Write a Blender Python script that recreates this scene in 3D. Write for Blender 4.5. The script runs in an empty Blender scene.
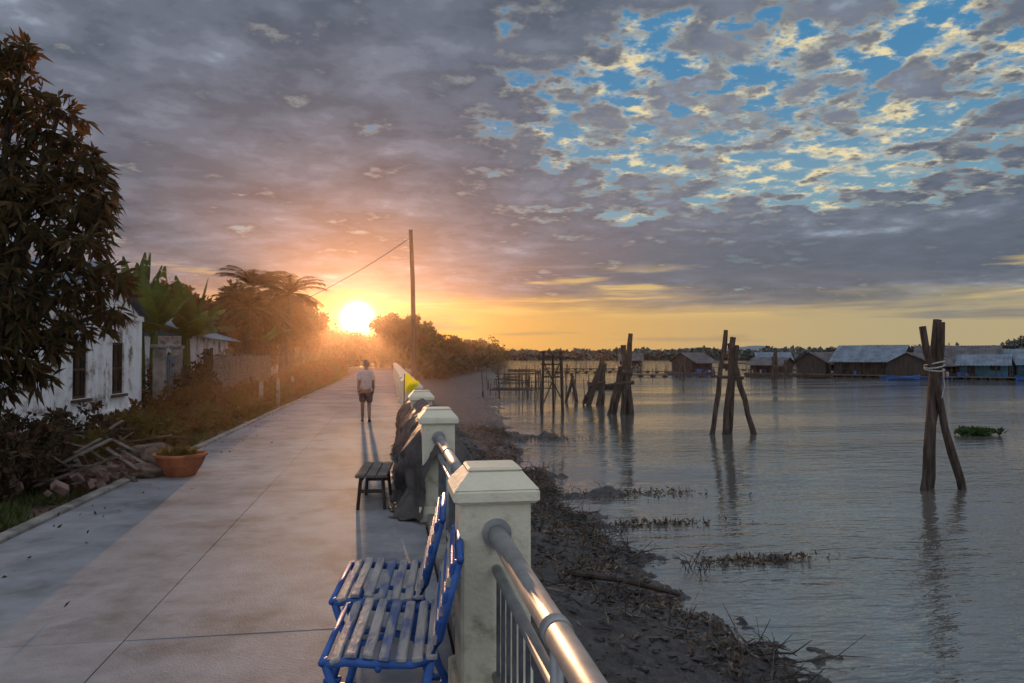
import bpy, math, random
import numpy as np
from mathutils import Vector, Matrix, noise
R=random.Random(7)
rng=np.random.default_rng(11)
scene=bpy.context.scene
rad=math.radians
WL=-1.5            # river level
# ------------------------------------------------------------ materials
def new_mat(name):
    m=bpy.data.materials.new(name); m.use_nodes=True
    nt=m.node_tree; b=nt.nodes['Principled BSDF']
    return m,nt,b
def noisemat(name,c1,c2,scale=4,rough=0.8,bump=0.3,bscale=None,detail=4,c3=None,metal=0.0,stretch=(1,1,1),spec=0.3,bdist=0.02,lo=0.35,hi=0.65):
    m,nt,b=new_mat(name)
    tc=nt.nodes.new('ShaderNodeTexCoord'); mp=nt.nodes.new('ShaderNodeMapping')
    mp.inputs['Scale'].default_value=stretch
    nt.links.new(tc.outputs['Object'],mp.inputs['Vector'])
    n=nt.nodes.new('ShaderNodeTexNoise'); n.inputs['Scale'].default_value=scale; n.inputs['Detail'].default_value=detail; n.inputs['Roughness'].default_value=.65
    nt.links.new(mp.outputs[0],n.inputs['Vector'])
    r=nt.nodes.new('ShaderNodeValToRGB'); e=r.color_ramp.elements
    e[0].position=lo; e[0].color=(*c1,1); e[1].position=hi; e[1].color=(*c2,1)
    if c3: x=e.new(0.5*(lo+hi)); x.color=(*c3,1)
    nt.links.new(n.outputs['Fac'],r.inputs['Fac']); nt.links.new(r.outputs['Color'],b.inputs['Base Color'])
    b.inputs['Roughness'].default_value=rough; b.inputs['Metallic'].default_value=metal
    b.inputs['Specular IOR Level'].default_value=spec
    if bump>0:
        n2=nt.nodes.new('ShaderNodeTexNoise'); n2.inputs['Scale'].default_value=bscale or scale*6; n2.inputs['Detail'].default_value=3
        nt.links.new(mp.outputs[0],n2.inputs['Vector'])
        bp=nt.nodes.new('ShaderNodeBump'); bp.inputs['Strength'].default_value=bump; bp.inputs['Distance'].default_value=bdist
        nt.links.new(n2.outputs['Fac'],bp.inputs['Height']); nt.links.new(bp.outputs[0],b.inputs['Normal'])
    return m
def leafmat(name,c1,c2,trans=0.35,tc_col=None):
    m,nt,b=new_mat(name)
    geo=nt.nodes.new('ShaderNodeNewGeometry')
    r=nt.nodes.new('ShaderNodeValToRGB'); e=r.color_ramp.elements
    e[0].position=0; e[0].color=(*c1,1); e[1].position=1; e[1].color=(*c2,1)
    nt.links.new(geo.outputs['Random Per Island'],r.inputs['Fac'])
    nt.links.new(r.outputs['Color'],b.inputs['Base Color'])
    b.inputs['Roughness'].default_value=.6; b.inputs['Specular IOR Level'].default_value=.2
    if trans>0:
        t=nt.nodes.new('ShaderNodeBsdfTranslucent')
        if tc_col: t.inputs['Color'].default_value=(*tc_col,1)
        else: nt.links.new(r.outputs['Color'],t.inputs['Color'])
        mx=nt.nodes.new('ShaderNodeMixShader'); mx.inputs[0].default_value=trans
        out=nt.nodes['Material Output']
        nt.links.new(b.outputs[0],mx.inputs[1]); nt.links.new(t.outputs[0],mx.inputs[2]); nt.links.new(mx.outputs[0],out.inputs['Surface'])
    return m
M={}
M['paint']=noisemat('cream_painted_concrete',(.30,.26,.18),(.70,.65,.50),3.2,.6,.3,40,detail=7,c3=(.64,.59,.45),lo=.30,hi=.55)
M['steel']=noisemat('brushed_steel_rail',(.26,.27,.28),(.42,.42,.42),6,.5,.1,60,metal=.6,bdist=.003)
M['darksteel']=noisemat('dark_painted_steel',(.05,.06,.07),(.14,.14,.15),8,.6,.1,60,metal=.2)
M['beam']=noisemat('kerb_concrete',(.12,.11,.10),(.30,.28,.25),3,.85,.5,30)
M['soil']=noisemat('brown_soil',(.07,.042,.03),(.17,.11,.08),1.2,.95,.8,14,bdist=.05)
M['wood_old']=noisemat('weathered_wood',(.03,.022,.018),(.12,.085,.065),3,.9,.9,18,stretch=(4,4,.5),bdist=.03)
M['wood_dark']=noisemat('wet_driftwood',(.018,.014,.012),(.08,.055,.045),6,.8,.6,30)
M['wetmud']=noisemat('wet_mud',(.018,.016,.016),(.075,.065,.06),6,.4,.6,30)
M['plank']=noisemat('grey_plank',(.08,.065,.055),(.20,.17,.145),4,.85,.5,30,stretch=(1,1,6))
M['bark']=noisemat('bark',(.035,.025,.02),(.11,.08,.06),5,.95,.9,25,bdist=.03)
M['rope']=noisemat('pale_rope',(.3,.28,.25),(.5,.48,.44),20,.9,.5,80)
M['white_wall']=noisemat('peeling_white_wall',(.22,.17,.15),(.78,.77,.78),1.9,.85,.3,20,detail=9,c3=(.68,.66,.66),lo=.38,hi=.58)
M['dark']=noisemat('painted_dark',(.012,.012,.014),(.03,.028,.028),4,.6,0)  # shade inside doors and windows painted as flat dark panels; raft drums share it
M['shutter']=noisemat('brown_shutter',(.05,.03,.02),(.12,.07,.045),6,.6,.2,30)
M['tin']=noisemat('corrugated_tin',(.09,.12,.16),(.20,.25,.31),.8,.6,.15,10,metal=.1)
M['tin_rust']=noisemat('rusty_tin',(.05,.045,.05),(.14,.13,.135),.7,.7,.15,10)
M['tin_teal']=noisemat('teal_wall_sheet',(.03,.13,.18),(.07,.22,.28),.8,.7,.1,10)
M['boards']=noisemat('house_boards',(.035,.028,.025),(.10,.08,.07),1.2,.85,.3,12,stretch=(6,6,.6))
M['bench_blue']=noisemat('blue_enamel',(.02,.07,.26),(.05,.14,.42),8,.5,.2,50)
M['bench_slat']=noisemat('worn_bench_slat',(.08,.12,.25),(.40,.37,.35),7,.6,.3,50,c3=(.31,.29,.28),stretch=(1,.25,1),lo=.40,hi=.62,detail=7)
M['tarp']=noisemat('grey_tarpaulin',(.04,.034,.034),(.13,.11,.10),2.5,.6,.35,12,bdist=.05)
M['pot']=noisemat('orange_clay_pot',(.22,.06,.025),(.42,.14,.06),5,.7,.3,30)
M['sack']=noisemat('burlap_sack',(.08,.06,.05),(.20,.15,.12),6,.95,.6,60)
M['rubble']=noisemat('broken_brick',(.08,.045,.035),(.24,.16,.13),5,.9,.6,30)
M['yellow']=leafmat('yellow_cloth',(.75,.72,.02),(.85,.80,.03),.6)
M['skin']=noisemat('skin',(.20,.11,.075),(.28,.16,.11),8,.6,0)
M['hair']=noisemat('grey_hair',(.06,.06,.06),(.16,.16,.16),30,.8,.4,80)
M['shirt']=noisemat('pale_pink_shirt',(.42,.34,.33),(.58,.49,.47),8,.9,.3,30)
M['shorts']=noisemat('dark_grey_shorts',(.035,.035,.045),(.07,.07,.085),8,.9,.3,30)
M['sandal']=noisemat('rubber_sandal',(.02,.02,.02),(.05,.04,.04),8,.7,0)
M['eye']=noisemat('eye_dark',(.01,.01,.01),(.02,.02,.02),8,.3,0)
M['plastic_blue']=noisemat('blue_plastic',(.02,.08,.25),(.04,.14,.4),2,.5,0)
M['mango']=leafmat('glow_tinted_mango_leaf',(.022,.034,.011),(.13,.075,.033),.4,(.13,.065,.022))  # red-brown end and warm translucency paint the low sun's red glow into the leaves
M['green']=leafmat('green_leaf',(.03,.045,.012),(.09,.09,.025),.45,(.16,.10,.025))  # translucency tinted warm to colour in sunset glow
M['olive']=leafmat('olive_leaf',(.03,.032,.012),(.11,.07,.025),.45,(.20,.085,.025))  # orange translucency tint puts sunset glow into the leaf colour
M['olive_far']=leafmat('bank_leaf',(.03,.032,.012),(.11,.07,.025),0)
M['shrub']=leafmat('dry_shrub_leaf',(.028,.024,.012),(.10,.055,.03),.3)
M['litter']=leafmat('dry_plant_litter',(.05,.035,.025),(.22,.16,.11),0)
M['banana']=leafmat('banana_leaf',(.035,.065,.015),(.09,.14,.03),.45,(.14,.17,.03))
M['grass']=leafmat('grass_blade',(.035,.055,.015),(.11,.12,.04),.3)
M['hyac']=leafmat('hyacinth_leaf',(.02,.05,.015),(.06,.11,.03),.3)
M['far']=leafmat('haze_tinted_leaf',(.06,.08,.075),(.12,.14,.125),0)  # paler bluish grey: distance haze mixed into the leaf colour
M['farther']=noisemat('haze_tinted_hill',(.18,.215,.25),(.22,.255,.28),.004,1,0)  # distance haze painted into the hill's base colour
# ------------------------------------------------------------ mesh builder
class MB:
    def __init__(s): s.v=[];s.f=[];s.m=[];s.n=0
    def add(s,vs,fs,mi=0):
        vs=np.asarray(vs,dtype=float).reshape(-1,3); o=s.n
        s.v.append(vs); s.n+=len(vs)
        for f in fs: s.f.append([int(i)+o for i in f]); s.m.append(mi)
    def box(s,c,size,rot=None,mi=0,taper=1.0):
        a,b,h=[x/2 for x in size]
        vs=[(-a,-b,-h),(a,-b,-h),(a,b,-h),(-a,b,-h),(-a*taper,-b*taper,h),(a*taper,-b*taper,h),(a*taper,b*taper,h),(-a*taper,b*taper,h)]
        if rot is not None: vs=[rot@Vector(v) for v in vs]
        vs=[(v[0]+c[0],v[1]+c[1],v[2]+c[2]) for v in vs]
        s.add(vs,[(0,3,2,1),(4,5,6,7),(0,1,5,4),(1,2,6,5),(2,3,7,6),(3,0,4,7)],mi)
    def bbox(s,c,size,bev=.01,rot=None,mi=0):
        a,b,h=[x/2 for x in size]; e=min(bev,a*.9,b*.9,h*.9); vs=[]
        def ring(z,k):
            return [(-a+k+e,-b+k,z),(a-k-e,-b+k,z),(a-k,-b+k+e,z),(a-k,b-k-e,z),(a-k-e,b-k,z),(-a+k+e,b-k,z),(-a+k,b-k-e,z),(-a+k,-b+k+e,z)]
        for z,k in((-h,e),(-h+e,0),(h-e,0),(h,e)): vs+=ring(z,k)
        fs=[tuple(range(7,-1,-1)),tuple(range(24,32))]
        for r in range(3):
            for i in range(8):
                j=(i+1)%8; fs.append((r*8+i,r*8+j,(r+1)*8+j,(r+1)*8+i))
        if rot is not None: vs=[rot@Vector(v) for v in vs]
        vs=[(v[0]+c[0],v[1]+c[1],v[2]+c[2]) for v in vs]
        s.add(vs,fs,mi)
    def path(s,pts,rr,n=8,mi=0,wob=0):
        pts=[Vector(p) for p in pts]; vs=[]
        if not hasattr(rr,'__len__'): rr=[rr]*len(pts)
        for i,p in enumerate(pts):
            t=(pts[min(i+1,len(pts)-1)]-pts[max(i-1,0)]).normalized()
            u=t.cross(Vector((0,0,1)) if abs(t.z)<.9 else Vector((1,0,0))).normalized(); w=t.cross(u)
            for k in range(n):
                a=2*math.pi*k/n; q=rr[i]*(1+wob*(R.random()-.5))
                vs.append(p+u*math.cos(a)*q+w*math.sin(a)*q)
        fs=[]
        for i in range(len(pts)-1):
            for k in range(n):
                j=(k+1)%n; fs.append((i*n+k,i*n+j,(i+1)*n+j,(i+1)*n+k))
        fs.append(tuple(range(n-1,-1,-1))); fs.append(tuple((len(pts)-1)*n+k for k in range(n)))
        s.add(vs,fs,mi)
    def lathe(s,c,prof,n=20,mi=0,sx=1,sy=1):
        vs=[];fs=[]
        for r,z in prof:
            for k in range(n):
                a=2*math.pi*k/n; vs.append((c[0]+r*sx*math.cos(a),c[1]+r*sy*math.sin(a),c[2]+z))
        for i in range(len(prof)-1):
            for k in range(n):
                j=(k+1)%n; fs.append((i*n+k,i*n+j,(i+1)*n+j,(i+1)*n+k))
        fs.append(tuple(range(n-1,-1,-1))); fs.append(tuple((len(prof)-1)*n+k for k in range(n)))
        s.add(vs,fs,mi)
    def blob(s,c,size,seed=0,amp=.2,mi=0,nu=12,nv=8):
        vs=[];fs=[]
        for i in range(nv+1):
            th=math.pi*i/nv
            for k in range(nu):
                a=2*math.pi*k/nu; d=Vector((math.sin(th)*math.cos(a),math.sin(th)*math.sin(a),math.cos(th)))
                q=1+amp*noise.noise(d*1.7+Vector((seed*3.1,seed*1.7,seed)))*2
                vs.append((c[0]+d.x*size[0]*q,c[1]+d.y*size[1]*q,c[2]+d.z*size[2]*q))
        for i in range(nv):
            for k in range(nu):
                j=(k+1)%nu; fs.append((i*nu+k,(i+1)*nu+k,(i+1)*nu+j,i*nu+j))
        s.add(vs,fs,mi)
    def leaves(s,C,k,L,W,droop=.3,mi=0,out=None):
        C=np.repeat(np.asarray(C,float).reshape(-1,3),k,axis=0); n=len(C)
        d=rng.normal(size=(n,3)); d[:,2]-=droop
        if out is not None: d+=np.repeat(np.asarray(out).reshape(-1,3),k,axis=0)
        d/=np.linalg.norm(d,axis=1)[:,None]
        u=rng.normal(size=(n,3)); u-=(u*d).sum(1)[:,None]*d; u/=np.linalg.norm(u,axis=1)[:,None]
        l=(L*rng.uniform(.6,1.25,n))[:,None]; w=(W*rng.uniform(.7,1.2,n))[:,None]
        nn=np.cross(d,u)
        a=C+d*l*.08; tip=C+d*l-np.array([0,0,1])*l*.18*max(droop,0); mid=C+d*l*.5+nn*w*.15
        vs=np.stack([a,mid+u*w*.5,tip,mid-u*w*.5],1).reshape(-1,3)
        s.v.append(vs); o=s.n; s.n+=len(vs)
        s.f+= (np.arange(len(vs)).reshape(-1,4)+o).tolist(); s.m+=[mi]*n
    def obj(s,name,mats,parent=None,smooth=False,loc=None,rotz=0):
        me=bpy.data.meshes.new(name); V=np.concatenate(s.v)
        me.from_pydata(V.tolist(),[],s.f); 
        for m in mats: me.materials.append(m)
        me.polygons.foreach_set('material_index',s.m)
        if smooth: me.polygons.foreach_set('use_smooth',[True]*len(s.f))
        me.update(); ob=bpy.data.objects.new(name,me); scene.collection.objects.link(ob)
        if parent: ob.parent=parent
        if loc is not None: ob.location=loc
        ob.rotation_euler[2]=rotz
        return ob
def empty(name,loc=(0,0,0),rotz=0):
    e=bpy.data.objects.new(name,None); e.location=loc; e.rotation_euler[2]=rotz; e.empty_display_size=.2
    scene.collection.objects.link(e); return e
def fbm(x,y,s,o=4):
    return noise.fractal(Vector((x*s,y*s,3.7)),1.0,2.0,o)
# ------------------------------------------------------------ ground
def shore(y):
    return 3.75+max(0,y-22)*.12+.6*noise.noise(Vector((0,y*.35,1)))+.4*noise.noise(Vector((5,y*1.3,1)))
def sst(a,b,x):
    t=min(1,max(0,(x-a)/(b-a))); return t*t*(3-2*t)
def gh(x,y):
    if x<=.66:
        h=-.05
        if x<-3.6: h+=.05*fbm(x,y,.8)*sst(-3.6,-4.2,x)+.05*sst(-3.6,-5,x)
        return h
    s=shore(y)
    if x<.78: return -.05+(x-.66)/.12*-.45
    t=(x-.78)/(s-.78)
    if t<1: h=-.5-1.0*(t**.8)
    else: h=WL-(x-s)*.13
    h=max(h,-3.5)
    near=math.exp(-abs(x-s)/3)
    rg=1-abs(noise.noise(Vector((x*3.3,y*3.3,7))))*2.2
    rg2=1-abs(noise.noise(Vector((x*8,y*8,2))))*2.2
    h+=near*(.12*fbm(x,y,1.1)+.05*fbm(x+9,y,3.5)+.06*rg+.045*rg2-.045)*(sst(.78,1.4,x))
    nb=.35+.8*noise.noise(Vector((x*1.9,y*1.9,3)))
    h+=nb*(.45*math.exp(-((x-5.5)/1.5)**2-((y-16.6)/.5)**2)+.25*math.exp(-((x-4.6)/.9)**2-((y-19.5)/.8)**2))
    h+=nb*.62*math.exp(-((x-5.75)/.8)**2-((y-10.9)/.3)**2)
    h+=nb*.6*math.exp(-((x-6.3)/1.6)**2-((y-29)/1.2)**2)
    if y>55: h+=sst(55,90,y)*.35*math.exp(-max(0,x-s)/6)
    return h
def axis(segs):
    a=[]
    for s,e,st in segs:
        n=max(1,int(round((e-s)/st)))
        a+=[s+(e-s)*i/n for i in range(n)]
    a.append(segs[-1][1]); return a
xs=axis([(-6000,-1000,1250),(-1000,-60,235),(-60,-12,6),(-12,-3.6,.35),(-3.6,.66,2.13),(.66,.78,.12),(.78,7,.05),(7,14,.5),(14,60,5),(60,1000,60),(1000,6000,1250)])
ys=axis([(-2000,-20,400),(-20,2,2),(2,12,.05),(12,30,.12),(30,60,.5),(60,140,3),(140,1000,40),(1000,6000,1250)])
g=MB(); nx=len(xs)
vs=[(x,y,gh(x,y)) for y in ys for x in xs]
fs=[(j*nx+i,j*nx+i+1,(j+1)*nx+i+1,(j+1)*nx+i) for j in range(len(ys)-1) for i in range(nx-1)]
g.add(vs,fs)
m,nt,b=new_mat('ground_soil_and_mud')
geo=nt.nodes.new('ShaderNodeNewGeometry'); sp=nt.nodes.new('ShaderNodeSeparateXYZ'); nt.links.new(geo.outputs['Position'],sp.inputs[0])
def nz(scale,det=4):
    n=nt.nodes.new('ShaderNodeTexNoise'); n.inputs['Scale'].default_value=scale; n.inputs['Detail'].default_value=det; n.inputs['Roughness'].default_value=.7
    nt.links.new(geo.outputs['Position'],n.inputs['Vector']); return n
def rampn(n,c1,c2,lo=.35,hi=.65):
    r=nt.nodes.new('ShaderNodeValToRGB'); e=r.color_ramp.elements; e[0].position=lo;e[1].position=hi;e[0].color=(*c1,1);e[1].color=(*c2,1)
    nt.links.new(n.outputs['Fac'],r.inputs[0]); return r
soil=rampn(nz(1.3),(.065,.038,.027),(.16,.10,.075)); mud=rampn(nz(3.5),(.016,.014,.014),(.080,.068,.062))
mr=nt.nodes.new('ShaderNodeMapRange'); mr.inputs[1].default_value=-.35; mr.inputs[2].default_value=-.1; nt.links.new(sp.outputs['Z'],mr.inputs[0])
mx=nt.nodes.new('ShaderNodeMix'); mx.data_type='RGBA'; nt.links.new(mr.outputs[0],mx.inputs[0]); nt.links.new(mud.outputs[0],mx.inputs[6]); nt.links.new(soil.outputs[0],mx.inputs[7])
nt.links.new(mx.outputs[2],b.inputs['Base Color'])
wet=nt.nodes.new('ShaderNodeMapRange'); wet.inputs[1].default_value=-1.5; wet.inputs[2].default_value=-.6; wet.inputs[3].default_value=.28; wet.inputs[4].default_value=.65
nt.links.new(sp.outputs['Z'],wet.inputs[0]); nt.links.new(wet.outputs[0],b.inputs['Roughness'])
vo_=nt.nodes.new('ShaderNodeTexVoronoi'); vo_.inputs['Scale'].default_value=9; nt.links.new(geo.outputs['Position'],vo_.inputs['Vector'])
ad=nt.nodes.new('ShaderNodeMath'); ad.operation='MULTIPLY_ADD'; nt.links.new(vo_.outputs['Distance'],ad.inputs[0]); ad.inputs[1].default_value=-.6; nt.links.new(nz(9).outputs['Fac'],ad.inputs[2])
bp=nt.nodes.new('ShaderNodeBump'); bp.inputs['Strength'].default_value=1; bp.inputs['Distance'].default_value=.08
nt.links.new(ad.outputs[0],bp.inputs['Height']); nt.links.new(bp.outputs[0],b.inputs['Normal'])
g.obj('ground',[m],smooth=True)
# ------------------------------------------------------------ promenade
m,nt,b=new_mat('promenade_concrete')
geo=nt.nodes.new('ShaderNodeNewGeometry')
n1=nz(.45,5); n2=nz(2.6,7); n3=nz(60,3); n4=nz(.9,7)
r1=rampn(n1,(.19,.19,.202),(.31,.31,.328),.38,.62); r2=rampn(n2,(.66,.65,.64),(1,1,1),.35,.6)
r3=rampn(n4,(.58,.56,.55),(1,1,1),.36,.46)
mx=nt.nodes.new('ShaderNodeMix'); mx.data_type='RGBA'; mx.blend_type='MULTIPLY'; mx.inputs[0].default_value=.8
nt.links.new(r1.outputs[0],mx.inputs[6]); nt.links.new(r2.outputs[0],mx.inputs[7])
mxb=nt.nodes.new('ShaderNodeMix'); mxb.data_type='RGBA'; mxb.blend_type='MULTIPLY'; mxb.inputs[0].default_value=.55
nt.links.new(mx.outputs[2],mxb.inputs[6]); nt.links.new(r3.outputs[0],mxb.inputs[7])
ri=nt.nodes.new('ShaderNodeMapRange'); nt.links.new(geo.outputs['Random Per Island'],ri.inputs[0]); ri.inputs[3].default_value=.9; ri.inputs[4].default_value=1.06
mx2=nt.nodes.new('ShaderNodeVectorMath'); mx2.operation='SCALE'; nt.links.new(mxb.outputs[2],mx2.inputs[0]); nt.links.new(ri.outputs[0],mx2.inputs['Scale'])
nt.links.new(mx2.outputs[0],b.inputs['Base Color'])
b.inputs['Roughness'].default_value=.72; b.inputs['Specular IOR Level'].default_value=.28
bp=nt.nodes.new('ShaderNodeBump'); bp.inputs['Strength'].default_value=.5; bp.inputs['Distance'].default_value=.01
ad=nt.nodes.new('ShaderNodeMath'); nt.links.new(n3.outputs['Fac'],ad.inputs[0]); nt.links.new(n2.outputs['Fac'],ad.inputs[1]); nt.links.new(ad.outputs[0],bp.inputs['Height']); nt.links.new(bp.outputs[0],b.inputs['Normal'])
p=MB(); y=-5.2; 
while y<96:
    L=5.0
    for x0,x1 in((-3.5,-1.574),(-1.568,.36)):
        dz=R.uniform(-.002,.002)
        p.box(((x0+x1)/2,y+L/2,-.1+dz),(x1-x0,L-.005,.2))
    y+=L
p.obj('concrete_promenade',[m])
k=MB(); y=-5
while y<96:
    k.bbox((-3.575,y+1,-.035),(.14,1.985,.15),.012); y+=2
k.obj('promenade_kerb',[M['beam']])
# ------------------------------------------------------------ railing
RX=.50; posts=[-.55+4.2*i for i in range(0,19)]
rail=empty('riverside_railing')
for i,py in enumerate(posts):
    pm=MB(); pm.bbox((0,0,.48),(.335,.335,1.08),.015)
    pm.bbox((0,0,1.045),(.41,.41,.07),.014)
    pm.box((0,0,1.115),(.40,.40,.075),taper=.66)
    pm.bbox((0,0,1.162),(.262,.262,.022),.01)
    pm.bbox((0,0,.09),(.40,.40,.16),.012)
    pm.obj('post',[M['paint']],rail,loc=(RX,py,0))
rb=MB()
for i in range(len(posts)-1):
    a=posts[i]+.15; c=posts[i+1]-.15
    rb.path([(RX,a,.87),(RX,c,.87)],.043,20,0)
    rb.path([(RX,a,.70),(RX,c,.70)],.024,10,0)
    rb.path([(RX,a,.20),(RX,c,.20)],.024,10,0)
    for q in (a+.02,c-.02): rb.path([(RX,q-.012,.87),(RX,q+.012,.87)],.07,20,0)
    n=3
    for j in range(1,n): 
        yy=a+(c-a)*j/n; rb.path([(RX,yy,.12),(RX,yy,.86)],.022,10,0); rb.path([(RX,yy-.03,.87),(RX,yy+.03,.87)],.049,20,0)
    nb=26 if i<5 else 14
    for j in range(nb):
        yy=a+(c-a)*(j+.5)/nb; rb.box((RX,yy,.45),(.014,.028,.5),mi=1)
ro=rb.obj('rails',[M['steel'],M['darksteel']],rail,smooth=False)
ro.data.polygons.foreach_set('use_smooth',[len(p_.vertices)==4 and p_.material_index==0 for p_ in ro.data.polygons])
kb=MB()
for i in range(len(posts)-1):
    kb.bbox((RX,(posts[i]+posts[i+1])/2,-.03),(.24,3.80,.26),.012)
kb.obj('base_beam',[M['beam']],rail)
rw=MB(); rw.box((.66,35,-.55),(.06,90,1.0)); rw.obj('retaining_wall',[M['beam']])
# ------------------------------------------------------------ benches
def bench(loc,rotz,L):
    e=empty('park_bench',loc,rotz)
    prof=[(0.0,.425),(.065,.445),(.135,.44),(.205,.43),(.275,.422),(.345,.42),(.405,.428)]
    s=MB()
    for i,(x,z) in enumerate(prof):
        z2=prof[min(i+1,6)][1]; x2=prof[min(i+1,6)][0]; a=-math.atan2(z2-z,(x2-x) or .07)
        s.bbox((x+.02,L/2,z+R.uniform(-.002,.002)),(.047,L+R.uniform(-.012,.01),.024),.006,Matrix.Rotation(a,3,'Y'))
    s.obj('seat',[M['bench_slat']],e)
    bk=MB()
    for i in range(6):
        t=i/5; bk.bbox((.437+.075*t,L/2,.50+.30*t),(.022,L,.046),.005,Matrix.Rotation(rad(13),3,'Y'),mi=i%2)
    bk.obj('backrest',[M['bench_slat'],M['bench_blue']],e)
    f=MB()
    for yy in (.02,L-.02,):
        def bar(pts,w=.02): f.path([(a,yy,b) for a,b in pts],w,8,0)
        bar([(-.03,.43),(-.02,.405),(.06,.415),(.2,.40),(.34,.395),(.42,.41),(.455,.50),(.495,.66),(.54,.83)])
        bar([(-.02,.405),(.03,.25),(.0,.1),(-.03,0)]); bar([(.42,.41),(.39,.25),(.44,.1),(.49,0)])
        bar([(.02,.22),(.2,.27),(.40,.22)],.015)
        f.bbox((-.03,yy,.010),(.09,.05,.02),.004); f.bbox((.49,yy,.010),(.09,.05,.02),.004)
    f.path([(-.035,0,.418),(-.035,L,.418)],.015,8); f.path([(.2,0,.385),(.2,L,.385)],.014,8)
    f.path([(.545,0,.835),(.545,L,.835)],.016,8)
    f.obj('frame',[M['bench_blue']],e,smooth=True)
bench((-.245,3.21,0),rad(-5),.74)
bench((-.265,4.0,0),rad(-5),.74)
# wooden low bench
e=empty('wooden_low_bench',(-.17,8.9,0),rad(-4)); s=MB()
for i in range(3): s.bbox((-.12+.12*i,0,.38),(.11,1.05,.035),.006)
s.obj('seat',[M['plank']],e); s=MB()
for sx in(-1,1):
    for sy in(-1,1): s.path([(sx*.12,sy*.4,.37),(sx*.15,sy*.45,0)],.022,6)
    s.bbox((sx*.12,0,.33),(.025,.9,.06),.004)
for sy in(-1,1): s.bbox((0,sy*.42,.2),(.26,.025,.04),.004)
s.obj('legs',[M['wood_old']],e)
# tarpaulin draped over rail
t=MB(); prof=[(1.05,.10),(.98,.35),(.84,.60),(.70,.84),(.52,1.02),(.36,.93),(.27,.74),(.21,.50),(.16,.25),(.14,.08),(.10,.02)]
ny=190; cols=len(prof)*5-4; vs=[];fs=[]
for j in range(ny):
    yy=7.6+6.8*j/(ny-1); dr=.5+.5*noise.noise(Vector((yy*.9,0,4))); en=min(1,j/10)
    for i in range(cols):
        q=i/5; a=int(min(q,len(prof)-2)); fr=q-a
        x=prof[a][0]*(1-fr)+prof[a+1][0]*fr; z=prof[a][1]*(1-fr)+prof[a+1][1]*fr
        n=noise.fractal(Vector((yy*1.8,q*.45,0)),1,2,4); n2=noise.noise(Vector((yy*7,q*.35,5))); n3=abs(noise.noise(Vector((yy*3.5+q*.4,q*.3,8))))
        w=min(1,abs(q-4)/2)
        x+=(-.02-.07*dr+.13*n+.05*n2+.09*n3)*w*(1 if q>4 else -1)
        x=RX+(x-RX)*(.45+.55*en)
        z=max(z*(.72+.28*en)+.05*n2*w+.07*n+(.03 if w<.3 else 0),.012)
        vs.append((x,yy+.12*n*(z),z))
for j in range(ny-1):
    for i in range(cols-1): fs.append((j*cols+i,j*cols+i+1,(j+1)*cols+i+1,(j+1)*cols+i))
t.add(vs,fs); t.obj('tarpaulin',[M['tarp']],smooth=True)
# yellow flag
e=empty('yellow_flag',(.28,15.6,0)); s=MB(); s.path([(0,0,.0),(0.02,0,1.36)],.012,6); s.obj('stick',[M['wood_old']],e)
s=MB(); vs=[];fs=[]
for i in range(9):
    for j in range(7):
        u=i/8;v=j/6; vs.append((.02+u*.32*(1-.55*v),.08*math.sin(u*9+v*3)*u,1.34-v*(.40-.20*u)-.20*u*u+.03*math.sin(u*8)))
for i in range(8):
    for j in range(6): fs.append((i*7+j,i*7+j+1,(i+1)*7+j+1,(i+1)*7+j))
s.add(vs,fs); s.obj('cloth',[M['yellow']],e,smooth=True)
# ------------------------------------------------------------ water
m,nt,b=new_mat('river_water')
geo=nt.nodes.new('ShaderNodeNewGeometry'); mp=nt.nodes.new('ShaderNodeMapping'); mp.inputs['Rotation'].default_value=(0,0,rad(12)); mp.inputs['Scale'].default_value=(.45,1.3,1)
nt.links.new(geo.outputs['Position'],mp.inputs[0])
def wn(sc,d):
    n=nt.nodes.new('ShaderNodeTexNoise'); n.inputs['Scale'].default_value=sc; n.inputs['Detail'].default_value=d; nt.links.new(mp.outputs[0],n.inputs['Vector']); return n
a=wn(1.5,3); c=wn(5.5,3); big=wn(.12,2)
s1=nt.nodes.new('ShaderNodeMath'); s1.operation='MULTIPLY_ADD'; nt.links.new(c.outputs['Fac'],s1.inputs[0]); s1.inputs[1].default_value=.42; nt.links.new(a.outputs['Fac'],s1.inputs[2])
br=nt.nodes.new('ShaderNodeMapRange'); nt.links.new(big.outputs['Fac'],br.inputs[0]); br.inputs[1].default_value=.38; br.inputs[2].default_value=.62; br.inputs[3].default_value=.22; br.inputs[4].default_value=1
s2=nt.nodes.new('ShaderNodeMath'); s2.operation='MULTIPLY'; nt.links.new(s1.outputs[0],s2.inputs[0]); nt.links.new(br.outputs[0],s2.inputs[1])
bp=nt.nodes.new('ShaderNodeBump'); bp.inputs['Strength'].default_value=1; bp.inputs['Distance'].default_value=.065
nt.links.new(s2.outputs[0],bp.inputs['Height']); nt.links.new(bp.outputs[0],b.inputs['Normal'])
b.inputs['Base Color'].default_value=(.12,.112,.10,1); b.inputs['Roughness'].default_value=.04; b.inputs['IOR'].default_value=2.0; b.inputs['Specular IOR Level'].default_value=.9
w=MB(); w.add([(.9,-300,WL),(6000,-300,WL),(6000,6000,WL),(.9,6000,WL)],[(0,1,2,3)]); w.obj('river_water',[m])
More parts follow.
